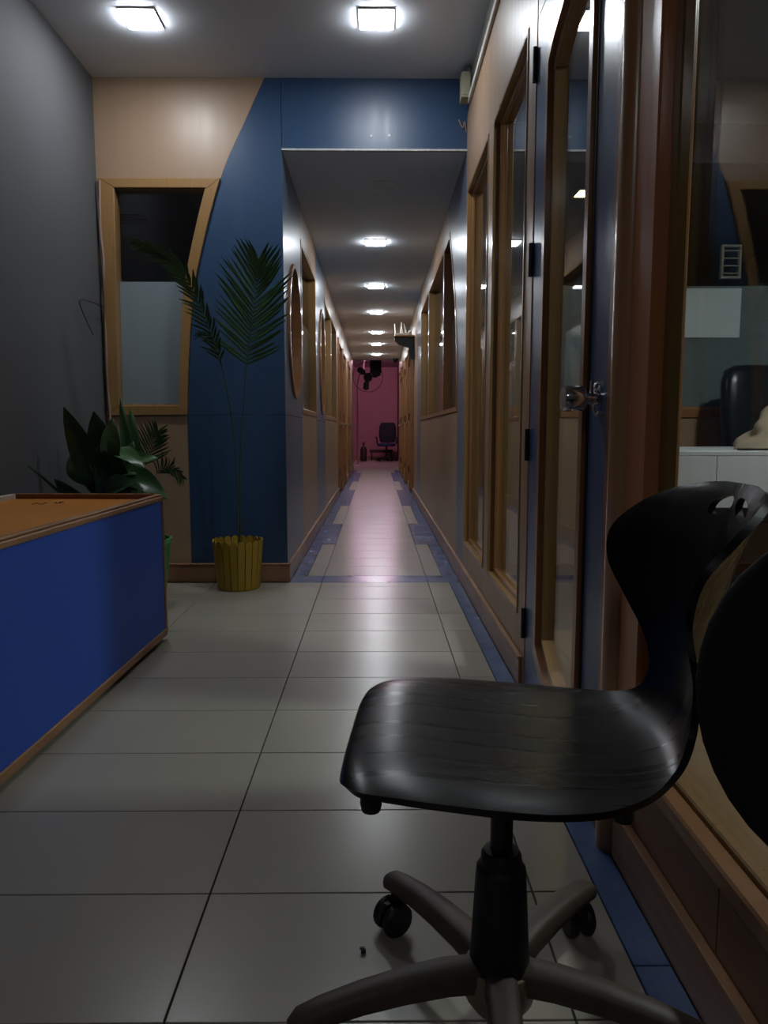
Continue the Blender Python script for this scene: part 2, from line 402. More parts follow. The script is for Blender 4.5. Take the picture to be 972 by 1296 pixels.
def passage_door(y0, y1, side, label, knob_far=True):
    """flush wood door in a wood frame; side -1 left wall, +1 right wall"""
    doorn[0] += 1
    d = empty('door_%d' % doorn[0], label=label, cat='door', kind='structure')
    x = XC if side < 0 else XR; s = side
    for a, b in ((y0+0.001, y0+0.06), (y1-0.06, y1-0.001)): box('frame_side', *sorted((x-s*0.02, x+s*0.11)), a, b, 0, 2.058, BROWNWOOD, d, 0.003)
    box('frame_head', *sorted((x-s*0.02, x+s*0.11)), y0+0.06, y1-0.06, 1.998, 2.058, BROWNWOOD, d, 0.003)
    lf = box('leaf', *sorted((x+s*0.03, x+s*0.07)), y0+0.063, y1-0.063, 0.008, 1.995, mat('tan door', (176, 136, 92), 0.35, var=0.2, scale=(30, 30, 1.5)), d, 0.002)
    ky = y1-0.13 if knob_far else y0+0.13
    lathe('knob', [(0.003, 0), (0.028, 0), (0.028, 0.006), (0.011, 0.008), (0.011, 0.03), (0.026, 0.036), (0.028, 0.06), (0.004, 0.066)] if s < 0 else
          [(0.003, 0), (0.028, 0), (0.028, -0.006), (0.011, -0.008), (0.011, -0.03), (0.026, -0.036), (0.028, -0.06), (0.004, -0.066)], CHROME, lf, 14, (x+s*0.029, ky, 0.95), 'X')
    hy = y0+0.062 if knob_far else y1-0.062
    for hz in (0.25, 1.0, 1.75): tube('hinge', [(x-s*0.022, hy, hz), (x-s*0.022, hy, hz+0.1)], 0.007, BLACKF, d, 6)
    return d
passage_door(9.7, 10.7, -1, 'first wooden door on the left wall of the passage')
passage_door(11.0, 12.0, -1, 'second wooden door on the left passage wall, with a bright knob')
passage_door(13.0, 14.0, -1, 'last wooden door on the left passage wall')

# ------------------------------------------------------------------ right wall: lobby glazing and passage
wr = empty('wall_right', label='right wall of tan laminate with framed glazing and blue strips', cat='wall', kind='structure')
x0, x1 = XR, XR+0.08
def pR(name, out, m, holes=None, w0=None, par=None): return plate(name, out, holes, 'X', x0 if w0 is None else w0, x1, m, par or wr)
ZT, ZB = 2.125, 0.228
pR('tan_panel', rect(2.405, 3.30, ZT, 2.535), TAN); pR('tan_panel', rect(3.302, YF-0.002, ZT, 2.535), TAN)
pR('tan_panel', rect(4.055, YF-0.002, 0.105, ZT-0.002), TAN); pR('tan_panel', rect(3.175, 3.308, 0.105, ZT-0.002), TAN); pR('tan_panel', rect(2.405, 2.472, 0.105, ZT-0.002), TAN)
pR('wainscot_panel', rect(3.31, 4.053, 0.105, ZB-0.002), TAN); pR('wainscot_panel', rect(2.474, 3.173, 0.105, ZB-0.002), TAN)
pR('top_strip', rect(-3.0, YF-0.002, 2.537, HC), mat('grey upper strip', (112, 110, 106), 0.6), w0=XR+0.006)
# passage part: blue strip with a curved far edge
bc = spline2([(4.43, 0.105), (4.45, 0.97), (4.48, 1.25), (4.60, 1.62), (4.79, 1.90), (4.98, 2.14), (5.14, HB)], 6)
pR('slate_panel', [(YF+0.001, 0.105)] + bc + [(YF+0.001, HB)], BLUEGREY)
bw = [(4.4505, 0.972)] + [p for p in bc if 0.99 < p[1] < 2.13] + [(4.99, 2.152)]
pR('tan_panel', [(p[0]+0.002, p[1]) for p in bc if p[1] < 0.972] + [(4.452, 0.965), (8.1, 0.965), (8.1, 0.105)], TAN)
pR('tan_panel', [(5.0, 2.155)] + [(p[0]+0.003, p[1]) for p in bc if p[1] > 2.16] + [(8.1, HB), (8.1, 2.155)], TAN)
pR('slate_panel', rect(8.102, 8.75, 0.105, HB), BLUEGREY)
for a, b in ((8.752, 9.6), (10.6, 11.2), (12.2, 12.9), (13.9, 14.3), (15.3, YE)): pR('tan_panel', rect(a, b, 0.105, HB), TAN)
for a, b in ((9.602, 10.598), (11.202, 12.198), (12.902, 13.898), (14.302, 15.298)): pR('tan_panel', rect(a, b, 2.06, HB), TAN)
passage_door(9.6, 10.6, 1, 'first wooden door on the right passage wall, under the router shelf', False)
passage_door(11.2, 12.2, 1, 'second wooden door on the right wall of the passage', False)
passage_door(12.9, 13.9, 1, 'third wooden door on the right wall of the passage', False)
passage_door(14.3, 15.3, 1, 'last wooden door on the right passage wall, near the pink room')
wp = empty('window_6', label='long passage window with curved near edge above tan wainscot', cat='window', kind='structure')
inn = [(p[0]+0.035, min(max(p[1], 1.0), 2.115)) for p in bw]
plate('frame_side', bw + inn[::-1], None, 'X', XR-0.004, x1, BROWNWOOD, wp)
plate('frame_sill', [bw[0], inn[0], (8.06, 1.0), (8.098, 0.968)], None, 'X', XR-0.006, x1, GOLDWOOD, wp)
plate('frame_head', [bw[-1], inn[-1], (8.06, 2.115), (8.098, 2.152)], None, 'X', XR-0.004, x1, BROWNWOOD, wp)
plate('frame_side', rect(8.06, 8.098, 1.0, 2.115), None, 'X', XR-0.004, x1, GOLDWOOD, wp)
plate('mullion', rect(5.38, 5.45, 1.002, 2.113), None, 'X', XR-0.003, x1, BROWNWOOD, wp); plate('mullion', rect(6.9, 6.97, 1.002, 2.113), None, 'X', XR-0.003, x1, GOLDWOOD, wp)
plate('pane', inn + [(8.06, 2.115), (8.06, 1.0)], None, 'X', XR+0.05, XR+0.056, CLEAR, wp)
plate('frosted_film', [p for p in inn if p[1] < 1.66] + [(8.06, 1.66), (8.06, 1.0)], None, 'X', XR+0.0565, XR+0.058, FROST, wp)
# lobby windows A and B
def lobby_window(n, y0, y1, lab):
    wo = empty('window_%d' % n, label=lab, cat='window', kind='structure')
    frame4(wo, y0, y1, ZB, ZT, 0.016, 'X', XR-0.004, x1, GOLDWOOD, ('frame_sill', 'frame_side', 'frame_head', 'frame_side'), 0.002)
    frame4(wo, y0+0.016, y1-0.016, ZB+0.016, ZT-0.016, 0.016, 'X', XR+0.022, XR+0.036, BROWNWOOD, ('glazing_bead',)*4, 0.002)
    plate('pane', inset_rect(y0, y1, ZB, ZT, 0.03), None, 'X', XR+0.037, XR+0.043, CLEAR, wo)
    return wo
lobby_window(7, 3.31, 4.053, 'tall gold framed glass panel next to the passage mouth')
lobby_window(8, 2.474, 3.173, 'tall gold framed glass panel beside the hinged side of the blue door')
# big office window near the viewer
YJ = 1.295
w9 = empty('window_9', label='large office window behind the black chair with proud wooden frame', cat='window', kind='structure')
box('frame_side', XR-0.012, XR+0.05, YJ, YJ+0.10, 0.222, HC-0.18, REDWOOD, w9, 0.004)
box('frame_inner', XR+0.012, XR+0.034, YJ-0.03, YJ, 0.256, 2.4, mat('olive brown wood', (150, 118, 66), 0.3, var=0.3, scale=(45, 45, 2.5), coat=0.3), w9, 0.003)
box('frame_sill', XR-0.014, XR+0.02, -1.2, YJ, 0.222, 0.254, BROWNWOOD, w9, 0.004)
box('frame_ledge', XR+0.0205, XR+0.06, -1.2, YJ-0.03, 0.24, 0.262, GOLDWOOD, w9, 0.003)
box('frame_head', XR-0.012, x1, -1.2, YJ, 2.4, HC-0.18, REDWOOD, w9, 0.004)
box('pane', XR+0.036, XR+0.042, -1.2, YJ-0.001, 0.262, 2.4, CLEAR, w9)
pR('low_panel', rect(0.975, YJ+0.1, 0.105, 0.221), DARKLAM); pR('low_panel', rect(-1.2, 0.972, 0.105, 0.221), DARKLAM)
pR('tan_panel', rect(-3.0, -1.2, 0.105, 2.535), TAN)
pR('core_panel', rect(-1.2, YJ-0.03, 0.222, 0.24), DARKLAM, w0=XR+0.03)
b2 = empty('baseboard_right', label='stepped brown skirting along the right glazed wall', cat='skirting', kind='structure')
for a, b in ((-3.0, 0.4), (0.4, YJ+0.1), (2.375, 3.25), (3.25, YF), (YF, 6.2), (6.2, 9.6)):
    box('skirting_board', XR-0.013, XR+0.05, a+0.0006, b-0.0006, 0, 0.098, SKIRT, b2, 0.002); box('skirting_cap', XR-0.018, XR, a+0.0006, b-0.0006, 0.098, 0.106, LIPWOOD, b2, 0.002)
for a, b in ((10.6, 11.2), (12.2, 12.9), (13.9, 14.3), (15.3, YE)): box('skirting_board', XR-0.013, XR+0.05, a, b, 0, 0.1, SKIRT, b2, 0.002)
# door with its frame
dj = empty('trim_1', label='dark brown moulded door frame beside the large office window', cat='door frame', kind='structure')
box('jamb', XR-0.006, x1, 1.478, 1.548, 0, 2.53, mat('dark door frame', (140, 84, 50), 0.3, var=0.3, scale=(45, 45, 2.5), coat=0.15), dj, 0.004)
box('jamb', XR+0.004, x1, 1.462, 1.478, 0, 2.53, BROWNWOOD, dj, 0.002)
tube('bead_moulding', [(XR-0.004, 1.43, 0.0), (XR-0.004, 1.43, 2.53)], 0.03, mat('pale moulding', (196, 150, 112), 0.28, var=0.2, scale=(45, 45, 2.5), coat=0.2), dj, 14, 1.0)
box('filler', XR+0.004, x1, YJ+0.101, 1.461, 0, 2.53, REDWOOD, dj)
box('jamb', XR-0.002, x1, 2.345, 2.4035, 0, 2.53, mat('tan frame wood', (158, 118, 86), 0.35, var=0.25, scale=(45, 45, 2.5)), dj, 0.003)
plate('header', rect(1.55, 2.343, 2.085, 2.53), None, 'X', XR, x1, TAN, dj)
d1 = empty('door_1', label='slate blue glazed door with curved wooden moulding and steel knob', cat='door', kind='structure')
def door_glass(t):
    yo, yi = 2.175-t, 1.705+t
    bot = [(yo, 0.185+t), (2.12-t, 0.15+t), (2.03-t*.5, 0.115+t), (1.9, 0.088+t), (1.8, 0.078+t), (yi, 0.075+t)]
    top = [(yi, 2.005-t), (1.8, 2.0-t), (1.9, 1.985-t), (2.03-t*.5, 1.955-t), (2.12-t, 1.93-t), (yo, 1.895-t)]
    return spline2(bot, 4) + spline2(top, 4)
DBLUE = mat('door blue laminate', (70, 90, 130), 0.28, var=0.08, scale=(40, 40, 1.5))
leaf = plate('leaf', rect(1.552, 2.338, 0.008, 2.08), [door_glass(0)], 'X', XR, XR+0.04, DBLUE, d1)
def ringp(name, a, b, w0, w1, m): return plate(name, door_glass(a), [door_glass(b)], 'X', w0, w1, m, d1)
ringp('moulding', 0.0005, 0.03, XR-0.012, XR+0.045, BROWNWOOD); ringp('moulding', 0.031, 0.048, XR+0.004, XR+0.04, GOLDWOOD)
plate('pane', door_glass(0.035), None, 'X', XR+0.018, XR+0.022, CLEAR, d1)
box('edge_strip', XR-0.003, XR, 1.69, 1.703, 0.01, 2.078, BLACKF, d1)
for hz in (0.18, 0.76, 1.33, 1.9):
    tube('hinge', [(XR-0.008, 2.3405, hz), (XR-0.008, 2.3405, hz+0.1)], 0.0075, BLACKF, d1, 8)
kn = lathe('rose', [(0.002, 0.0), (0.037, 0.0), (0.037, -0.004), (0.030, -0.008), (0.014, -0.009), (0.013, -0.03), (0.003, -0.03)], CHROME, leaf, 24, (XR, 1.628, 0.925), 'X')
lathe('knob', [(0.003, -0.028), (0.020, -0.028), (0.0275, -0.033), (0.0285, -0.071), (0.026, -0.0765), (0.004, -0.0765)], CHROME, leaf, 28, (XR, 1.628, 0.925), 'X')
tg = plate('thumb_turn', [(1.618, 0.928), (1.632, 0.925), (1.628, 0.962), (1.619, 0.966)], None, 'X', XR-0.018, XR-0.012, CHROME, leaf, 0.001)

# conduit and box high on the right wall
cd = box('trim_2', XR-0.016, XR-0.001, 0.2, 3.98, 2.528, 2.556, mat('white conduit', (196, 194, 188), 0.45), None, 0.002)
tag(cd, 'white cable trunking running high along the right wall', 'trunking', kind='structure')
jb = empty('junction_box', (XR-0.03, 3.99, 2.545), label='small beige electrical box under the ceiling above the passage mouth', cat='electrical box')
box('body', -0.022, 0.022, -0.045, 0.045, 0, 0.125, BEIGEP, jb, 0.006, 2); box('cover', -0.024, 0.024, -0.049, -0.045, 0.01, 0.105, BEIGEP, jb, 0.002)
tube('lead', [(0.0, -0.02, 0.125), (0.0, -0.03, 0.145), (0.02, -0.04, 0.155), (0.025, -0.06, 0.13)], 0.004, CABLED, jb, 6)
wc = tube('loose_wire', catmull([(0.455, YF-0.006, 2.47), (0.44, YF-0.012, 2.50), (0.462, YF-0.01, 2.46), (0.47, YF-0.014, 2.49), (0.482, YF-0.006, 2.44)], 5), 0.003, CABLE, None, 6)
tag(wc, 'short loose wire on the blue header under the beige box', 'wire')

# ------------------------------------------------------------------ rooms seen through the glass
def room(name, a, b, c, d, e, f, m, lab): return tag(box(name, a, b, c, d, e, f, m), lab, 'wall', kind='structure')
room('wall_office_left', -3.1, -3.0, YF, 9.8, 0, 2.7, DARKPAINT, 'dark side wall of the room behind the left windows')
room('wall_office_left_back', -3.0, XC-0.11, 9.6, 9.7, 0, 2.7, DARKPAINT, 'dark rear wall of the room behind the left windows')
room('ceiling_office_left', -3.0, XC-0.11, YF+D+0.01, 9.6, 2.62, 2.7, DARKPAINT, 'dark ceiling of the room behind the left windows')
room('wall_office_left_front', -3.0, XL-0.13, YF, YF+0.08, 0, 2.7, DARKPAINT, 'dark front wall piece beyond the lobby corner')
room('wall_office_right', 3.6, 3.7, -2.0, 9.8, 0, 2.7, mat('office paint', (120, 124, 124), 0.8), 'pale far side wall of the glazed office')
room('wall_office_right_back', XR+0.13, 3.6, 9.6, 9.7, 0, 2.7, DARKPAINT, 'dark rear wall beyond the glazed office')
room('wall_office_right_near', XR+0.13, 3.6, -2.0, -1.9, 0, 2.7, DARKPAINT, 'near end wall of the glazed office')
room('ceiling_office_right', XR+0.13, 3.6, -1.9, 9.6, 2.5, 2.58, mat('office ceiling', (120, 122, 124), 0.8), 'dim ceiling of the glazed office')
YO = 4.15
tag(box('floor_office', XR+0.13, 3.6, -1.9, 9.6, -0.008, 0.004, mat('office floor', (136, 106, 72), 0.4, var=0.1, scale=(2, 2, 2))), 'plain beige floor of the glazed office', 'floor', kind='structure')
wpz = empty('wall_office_partition', label='tan partition with frosted window at the back of the office', cat='wall', kind='structure')
for a, b in ((XR+0.13, 1.2), (1.202, 1.92), (1.922, 2.6), (2.602, 3.6)): plate('tan_panel', rect(a, b, 0.0, 0.925), None, 'Y', YO, YO+0.06, TAN, wpz)
plate('tan_panel', rect(XR+0.13, 3.6, 2.3, 2.5), None, 'Y', YO, YO+0.06, DARKPAINT, wpz)
box('skirting_board', XR+0.13, 3.6, YO-0.012, YO-0.0005, 0.004, 0.095, BROWNWOOD, wpz, 0.002)
box('rail', XR+0.13, 3.6, YO-0.01, YO+0.07, 0.927, 0.975, BROWNWOOD, wpz, 0.003); box('bead', XR+0.13, 3.6, YO-0.005, YO+0.02, 0.975, 0.988, LIPWOOD, wpz)
box('pane', XR+0.13, 3.6, YO+0.02, YO+0.026, 0.988, 2.3, CLEAR_DARK, wpz)
box('frosted_film', XR+0.13, 3.6, YO+0.0265, YO+0.028, 0.99, 1.655, FROST2, wpz)
pp = box('paper_sheet', 1.68, 2.03, YO+0.0165, YO+0.0185, 1.372, 1.640, PAPER)
tag(pp, 'pale paper sheet fixed across the frosted office glass', 'paper')
vg = empty('vent_grille', (1.955, YO+0.006, 1.69), label='small louvred vent above the paper on the office glass', cat='vent')
frame4(vg, -0.055, 0.055, 0, 0.18, 0.012, 'Y', -0.012, 0.012, BEIGEP, ('frame',)*4, 0.001)
for i in range(4):
    s_ = box('slat', -0.042, 0.042, -0.014, 0.006, 0.025+i*0.04, 0.030+i*0.04, BEIGEP, vg); s_.rotation_euler = (0.0, 0, 0)

fl2 = empty('added_left_room_fill', (-2.4, 5.2, 2.62), label='added unseen fill light brightening the dark room left of the passage', cat='ceiling light')  # added lamp out of view, lifts the black behind the narrow window
plate('frame', rect(-0.09, 0.09, -0.09, 0.09), [rect(-0.075, 0.075, -0.075, 0.075)], 'Z', -0.01, 0, LEDF, fl2); box('diffuser', -0.075, 0.075, -0.075, 0.075, -0.006, -0.001, emit('added left room glow', (0.95, 0.97, 1.0), 45.0), fl2)
av = empty('air_vent', (-2.07, 6.40, 2.62), label='dark ceiling vent seen through the top of the narrow window', cat='vent')
box('back', -0.15, 0.15, -0.13, 0.13, -0.004, 0, BLACKM, av)
for k in range(6): box('slat', -0.15, 0.15, -0.115+k*0.04, -0.095+k*0.04, -0.012, -0.0045, BLACKM, av)

# ------------------------------------------------------------------ end room of the passage
room('wall_end', -2.2, 1.0, YP, YP+0.1, 0, HC, PINK, 'pink wall closing the far end of the passage')
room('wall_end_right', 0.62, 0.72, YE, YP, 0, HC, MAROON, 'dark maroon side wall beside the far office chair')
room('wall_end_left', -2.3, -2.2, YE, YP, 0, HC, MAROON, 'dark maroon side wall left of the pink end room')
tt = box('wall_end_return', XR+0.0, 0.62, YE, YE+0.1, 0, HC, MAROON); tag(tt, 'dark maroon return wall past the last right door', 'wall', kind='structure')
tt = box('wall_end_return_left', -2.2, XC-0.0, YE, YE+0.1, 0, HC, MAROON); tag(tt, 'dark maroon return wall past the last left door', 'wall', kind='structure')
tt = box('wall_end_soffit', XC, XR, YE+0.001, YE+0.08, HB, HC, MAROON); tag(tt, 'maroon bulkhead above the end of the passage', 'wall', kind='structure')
bt = box('baseboard_end', -2.0, 0.61, YP-0.02, YP, 0, 0.1, LIPWOOD); tag(bt, 'pale skirting under the pink wall', 'skirting', kind='structure')
pk = empty('tube_light', (-0.05, 18.75, HC), label='tube lamp with a pink glow on the end room ceiling', cat='ceiling light')
box('housing', -0.5, 0.5, -0.04, 0.04, -0.03, 0, WHITEP, pk, 0.004); tube('tube', [(-0.47, 0, -0.045), (0.47, 0, -0.045)], 0.014, emit('pink tube', (1.0, 0.56, 0.80), 70.0), pk, 10)

# ------------------------------------------------------------------ ceiling lights
def make_light(name, loc, label, group, s=0.075):
    L = empty(name, loc, label=label, cat='ceiling light', group=group)
    plate('frame', rect(-s-0.005, s+0.005, -s-0.005, s+0.005), [rect(-s, s, -s, s)], 'Z', -0.008, 0.0, LEDF, L)
    box('diffuser', -s, s, -s, s, -0.015, -0.001, LED, L, 0.003, 2)
    return L
l0 = make_light('ceiling_light', (-1.062, 3.55, HC), 'square ceiling light above the tan panel and the narrow window', 'square lights in the lobby ceiling')
def light_copy(loc, label, group):
    c = copy_tree(l0); c.location = loc; c['label'] = label; c['group'] = group
light_copy((0.002, 3.542, HC), 'square ceiling light in front of the blue header', 'square lights in the lobby ceiling')
for (px, py), o in zip(((-0.006, 6.05), (-0.005, 7.83), (0.004, 9.52), (0.006, 11.45), (0.006, 12.95), (-0.003, 14.67)), ('first', 'second', 'third', 'fourth', 'fifth', 'sixth')):
    light_copy((px, py, HB), o + ' square light along the passage ceiling, counted from the lobby', 'square lights in the passage ceiling')
sp = empty('ceiling_speaker', (0.043, 4.69, HB), label='round flush speaker in the passage ceiling before the first light', cat='speaker')
lathe('rim', [(0.088, 0.0), (0.088, -0.005), (0.076, -0.007), (0.074, 0.0)], LEDF, sp, 32); lathe('grille', [(0.001, -0.002), (0.072, -0.002), (0.072, 0.0), (0.001, 0.0)], CEIL, sp, 32)
bl_ = empty('added_lobby_fill_panel', (-0.6, -1.7, HC), label='added unseen fill panel behind the viewer brightening the near wood', cat='ceiling light')  # added fill lamp out of view, keeps the near wood from going black
plate('frame', rect(-0.31, 0.31, -0.31, 0.31), [rect(-0.3, 0.3, -0.3, 0.3)], 'Z', -0.01, 0, LEDF, bl_); box('diffuser', -0.3, 0.3, -0.3, 0.3, -0.006, -0.001, emit('added fill glow', (0.95, 0.97, 1.0), 2.5), bl_)
ol = empty('office_ceiling_light', (1.9, 1.9, 2.5), label='square ceiling light inside the glazed office', cat='ceiling light')
plate('frame', rect(-0.12, 0.12, -0.12, 0.12), [rect(-0.1, 0.1, -0.1, 0.1)], 'Z', -0.01, 0, LEDF, ol); box('diffuser', -0.1, 0.1, -0.1, 0.1, -0.006, -0.001, emit('office led', (0.9, 1.0, 0.97), 80.0), ol)
yl = empty('yellow_ceiling_light', (1.47, 5.3, 2.5), label='small warm ceiling light glimpsed through the door glass', cat='ceiling light')
plate('frame', rect(-0.09, 0.09, -0.09, 0.09), [rect(-0.075, 0.075, -0.075, 0.075)], 'Z', -0.01, 0, LEDF, yl); box('diffuser', -0.075, 0.075, -0.075, 0.075, -0.006, -0.001, emit('warm led', (1.0, 0.8, 0.35), 12.0), yl)

# ------------------------------------------------------------------ reception desk
dk = empty('reception_desk', (-0.862, 2.955, 0), math.radians(-1.2), label='low blue reception counter with orange top and wooden edging', cat='desk')
LX, LY = 0.605, 2.3          # local: x from -LX to 0, y from -LY to 0
box('front_panel', -0.018, -0.002, -LY, -0.016, 0.05, 0.578, DESKBLUE, dk)
box('end_panel', -LX+0.002, -0.019, -0.018, -0.002, 0.05, 0.578, DESKBLUE, dk)
box('side_panel', -LX+0.002, -LX+0.018, -LY, -0.019, 0.05, 0.578, DESKBLUE, dk)
box('end_panel', -LX+0.019, -0.019, -LY+0.002, -LY+0.018, 0.05, 0.578, DESKBLUE, dk)
box('top', -LX+0.02, -0.026, -LY+0.02, -0.02, 0.560, 0.582, ORANGE, dk)
box('edge_strip', -0.026, -0.004, -LY, 0.0, 0.5935, 0.601, LIPWOOD, dk, 0.002); box('edge_strip', -0.025, 0.002, -LY, 0.003, 0.575, 0.5925, LIPWOOD, dk, 0.003)
box('edge_strip', -LX, -0.027, -0.018, 0.002, 0.579, 0.5995, LIPDARK, dk, 0.002); e_ = box('edge_cap', -LX, -0.027, -0.016, 0.001, 0.5996, 0.603, LIPWOOD, dk)
box('edge_strip', -LX-0.002, -LX+0.02, -LY, -0.019, 0.579, 0.602, mat('pale worn edge', (196, 186, 176), 0.5), dk, 0.002)
box('corner_strip', -0.0165, 0.003, -0.0155, 0.003, 0.03, 0.5745, LIPWOOD, dk, 0.003)
box('bottom_rail', -0.024, 0.003, -LY, 0.0, 0.02, 0.05, LIPWOOD, dk, 0.003)
box('shadow_gap_plinth', -LX+0.03, -0.03, -LY+0.03, -0.03, 0.0, 0.05, BLACKM, dk)  # recessed base coloured black to stand in for the shade under the counter
for i, (dx, dy, r) in enumerate(((-0.385, -0.24, 0.3), (-0.33, -0.2, 1.2))):
    c, s = math.cos(r), math.sin(r); P = []
    bm = bmesh.new(); n = 6
    top = []
    for k in range(n+1):
        t = k/n; wd = 0.007*math.sin(PI*t)*(1+0.4*math.sin(9*t)) + 0.0008
        zc = 0.004 + 0.005*math.sin(5*t+i)**2
        top.append([(t*0.05-0.025, -wd, zc), (t*0.05-0.025, 0, zc+0.002), (t*0.05-0.025, wd, zc)])
    vs = [[bm.verts.new(p) for p in r_] for r_ in top]
    for a, b in zip(vs, vs[1:]):
        for q in (0, 1): bm.faces.new((a[q], a[q+1], b[q+1], b[q]))
    bmesh.ops.solidify(bm, geom=list(bm.faces), thickness=0.001)
    o = from_bm('dried_leaf', bm, mat('dry leaf', (60, 34, 20), 0.7)); o.rotation_euler = (0, 0, r); o.location = (-0.862+dx, 2.955+dy, 0.5795)
    tag(o, ('larger curled dry leaf scrap on the orange counter top', 'smaller dry leaf scrap on the orange counter top')[i], 'leaf', 'dry leaf scraps on the counter')

# ------------------------------------------------------------------ black moulded swivel chair
PROF = [(.203, .430, .080, 0, 0), (.208, .442, .115, 0, 0), (.200, .454, .156, 0, 0), (.176, .460, .185, 0, 0), (.135, .462, .198, 0, 0), (.08, .459, .207, 0, .002), (-.01, .452, .210, 0, .004),
        (-.085, .449, .200, 0, .006), (-.150, .452, .172, .005, .006), (-.198, .464, .132, .012, .004), (-.226, .488, .101, .018, 0), (-.237, .522, .092, .022, 0), (-.243, .562, .106, .034, 0),
        (-.250, .608, .142, .060, 0), (-.260, .657, .183, .088, 0), (-.270, .704, .198, .092, 0), (-.281, .742, .188, .068, 0), (-.289, .768, .155, .038, 0), (-.2945, .782, .105, .014, 0), (-.297, .788, .05, .002, 0)]
def shell(name, m, parent):
    R = []
    a = catmull([(p[0], p[1], p[2]) for p in PROF], 7); b = catmull([(p[3], p[4], 0) for p in PROF], 7)
    bm = bmesh.new(); n = 48; grid = []; par = {}
    L = 0; prev = None
    for i, (p, q) in enumerate(zip(a, b)):
        if prev is not None: L += ((p.x-prev.x)**2 + (p.y-prev.y)**2)**.5
        prev = p; row = []
        for k in range(n+1):
            t = math.sin((k/n*2-1)*PI/2*0.92)/math.sin(PI/2*0.92)
            v = bm.verts.new((p.x + q.x*t*t, t*p.z, p.y + q.y*(t*t*2-1) - (0.010*abs(t)**5*max(0.0, 1-max(0.0, q.x)/0.02) if p.y < .5 else 0.0)))
            par[v] = (p.y, t*p.z); row.append(v)
        grid.append(row)
    for r0, r1 in zip(grid, grid[1:]):
        for k in range(n): bm.faces.new((r0[k], r0[k+1], r1[k+1], r1[k]))
    # real thickness: an inner skin offset along smoothed normals, and a rim all round
    bm.normal_update()
    N = [[v.normal.copy() for v in r] for r in grid]; nr = len(grid); nc_ = n+1
    for it in range(8):
        N = [[(N[i][k]*2 + N[max(i-1, 0)][k] + N[min(i+1, nr-1)][k] + N[i][max(k-1, 0)] + N[i][min(k+1, nc_-1)]).normalized() for k in range(nc_)] for i in range(nr)]
    inner = [[bm.verts.new(grid[i][k].co - N[i][k]*0.009) for k in range(nc_)] for i in range(nr)]
    for r0, r1 in zip(inner, inner[1:]):
        for k in range(n): bm.faces.new((r0[k], r1[k], r1[k+1], r0[k+1]))
    rim = [(0, k) for k in range(nc_)] + [(i, n) for i in range(1, nr)] + [(nr-1, k) for k in range(n-1, -1, -1)] + [(i, 0) for i in range(nr-2, 0, -1)]
    for (i, k), (p_, q_) in zip(rim, rim[1:] + rim[:1]): bm.faces.new((grid[i][k], grid[p_][q_], inner[p_][q_], inner[i][k]))
    o = from_bm(name, bm, m, parent)
    # two leaf-shaped hand holes near the top of the back
    for sg in (-1, 1):
        out = [(sg*0.033 + 0.028*math.cos(a), 0.757 + 0.0125*math.copysign(abs(math.sin(a))**.8, math.sin(a)) - sg*0.006*math.cos(a)) for a in [2*PI*k/28 for k in range(28)]]
        cut_ = plate('cutter', out, None, 'X', -0.45, -0.1, None, parent)
        md = o.modifiers.new('hole', 'BOOLEAN'); md.operation = 'DIFFERENCE'; md.object = cut_; md.solver = 'EXACT'
        bpy.context.view_layer.update()
        me = bpy.data.meshes.new_from_object(o.evaluated_get(bpy.context.evaluated_depsgraph_get()))
        o.modifiers.clear(); o.data = me
        bpy.data.objects.remove(cut_)
    return auto_smooth(o, 50)
def make_chair(loc, rz, label):
    t = empty('swivel_chair', loc, rz, label=label, cat='chair')
    shell('seat_shell', BLACKP, t)
    box('mounting_plate', -0.09, 0.09, -0.08, 0.08, 0.415, 0.431, BLACKF, t, 0.003)
    for sx in (-.14, .14):
        tube('support_rail', [(sx, -0.15, 0.434), (sx, -0.13, 0.427), (sx, 0.13, 0.427), (sx, 0.15, 0.434)], 0.008, BLACKF, t, 8)
    for sx in (.165, -.12):
        for sy in (-.165, .165): lathe('stud', [(0.002, 0.417), (0.011, 0.419), (0.013, 0.427), (0.012, 0.440), (0.002, 0.442)], BLACKM, t, 12, (sx, sy, 0))
    lathe('gas_rod', [(0.004, 0.24), (0.0155, 0.24), (0.0155, 0.416), (0.004, 0.416)], BLACKF, t, 20)
    lathe('column_cover', [(0.02, 0.10), (0.043, 0.10), (0.040, 0.15), (0.035, 0.245), (0.034, 0.255), (0.028, 0.260), (0.028, 0.274), (0.024, 0.280), (0.0158, 0.281)], BLACKM, t, 28)
    hub = lathe('hub', [(0.012, 0.05), (0.038, 0.05), (0.048, 0.065), (0.050, 0.095), (0.047, 0.112), (0.02, 0.113)], mat('pale worn hub', (128, 116, 98), 0.5, var=0.3, scale=(20, 20, 20)), t, 28)
    return t, hub
ch, hub = make_chair((0.172, 0.955, 0), math.radians(175), 'black moulded swivel chair with two hand holes, seat turned to the passage')
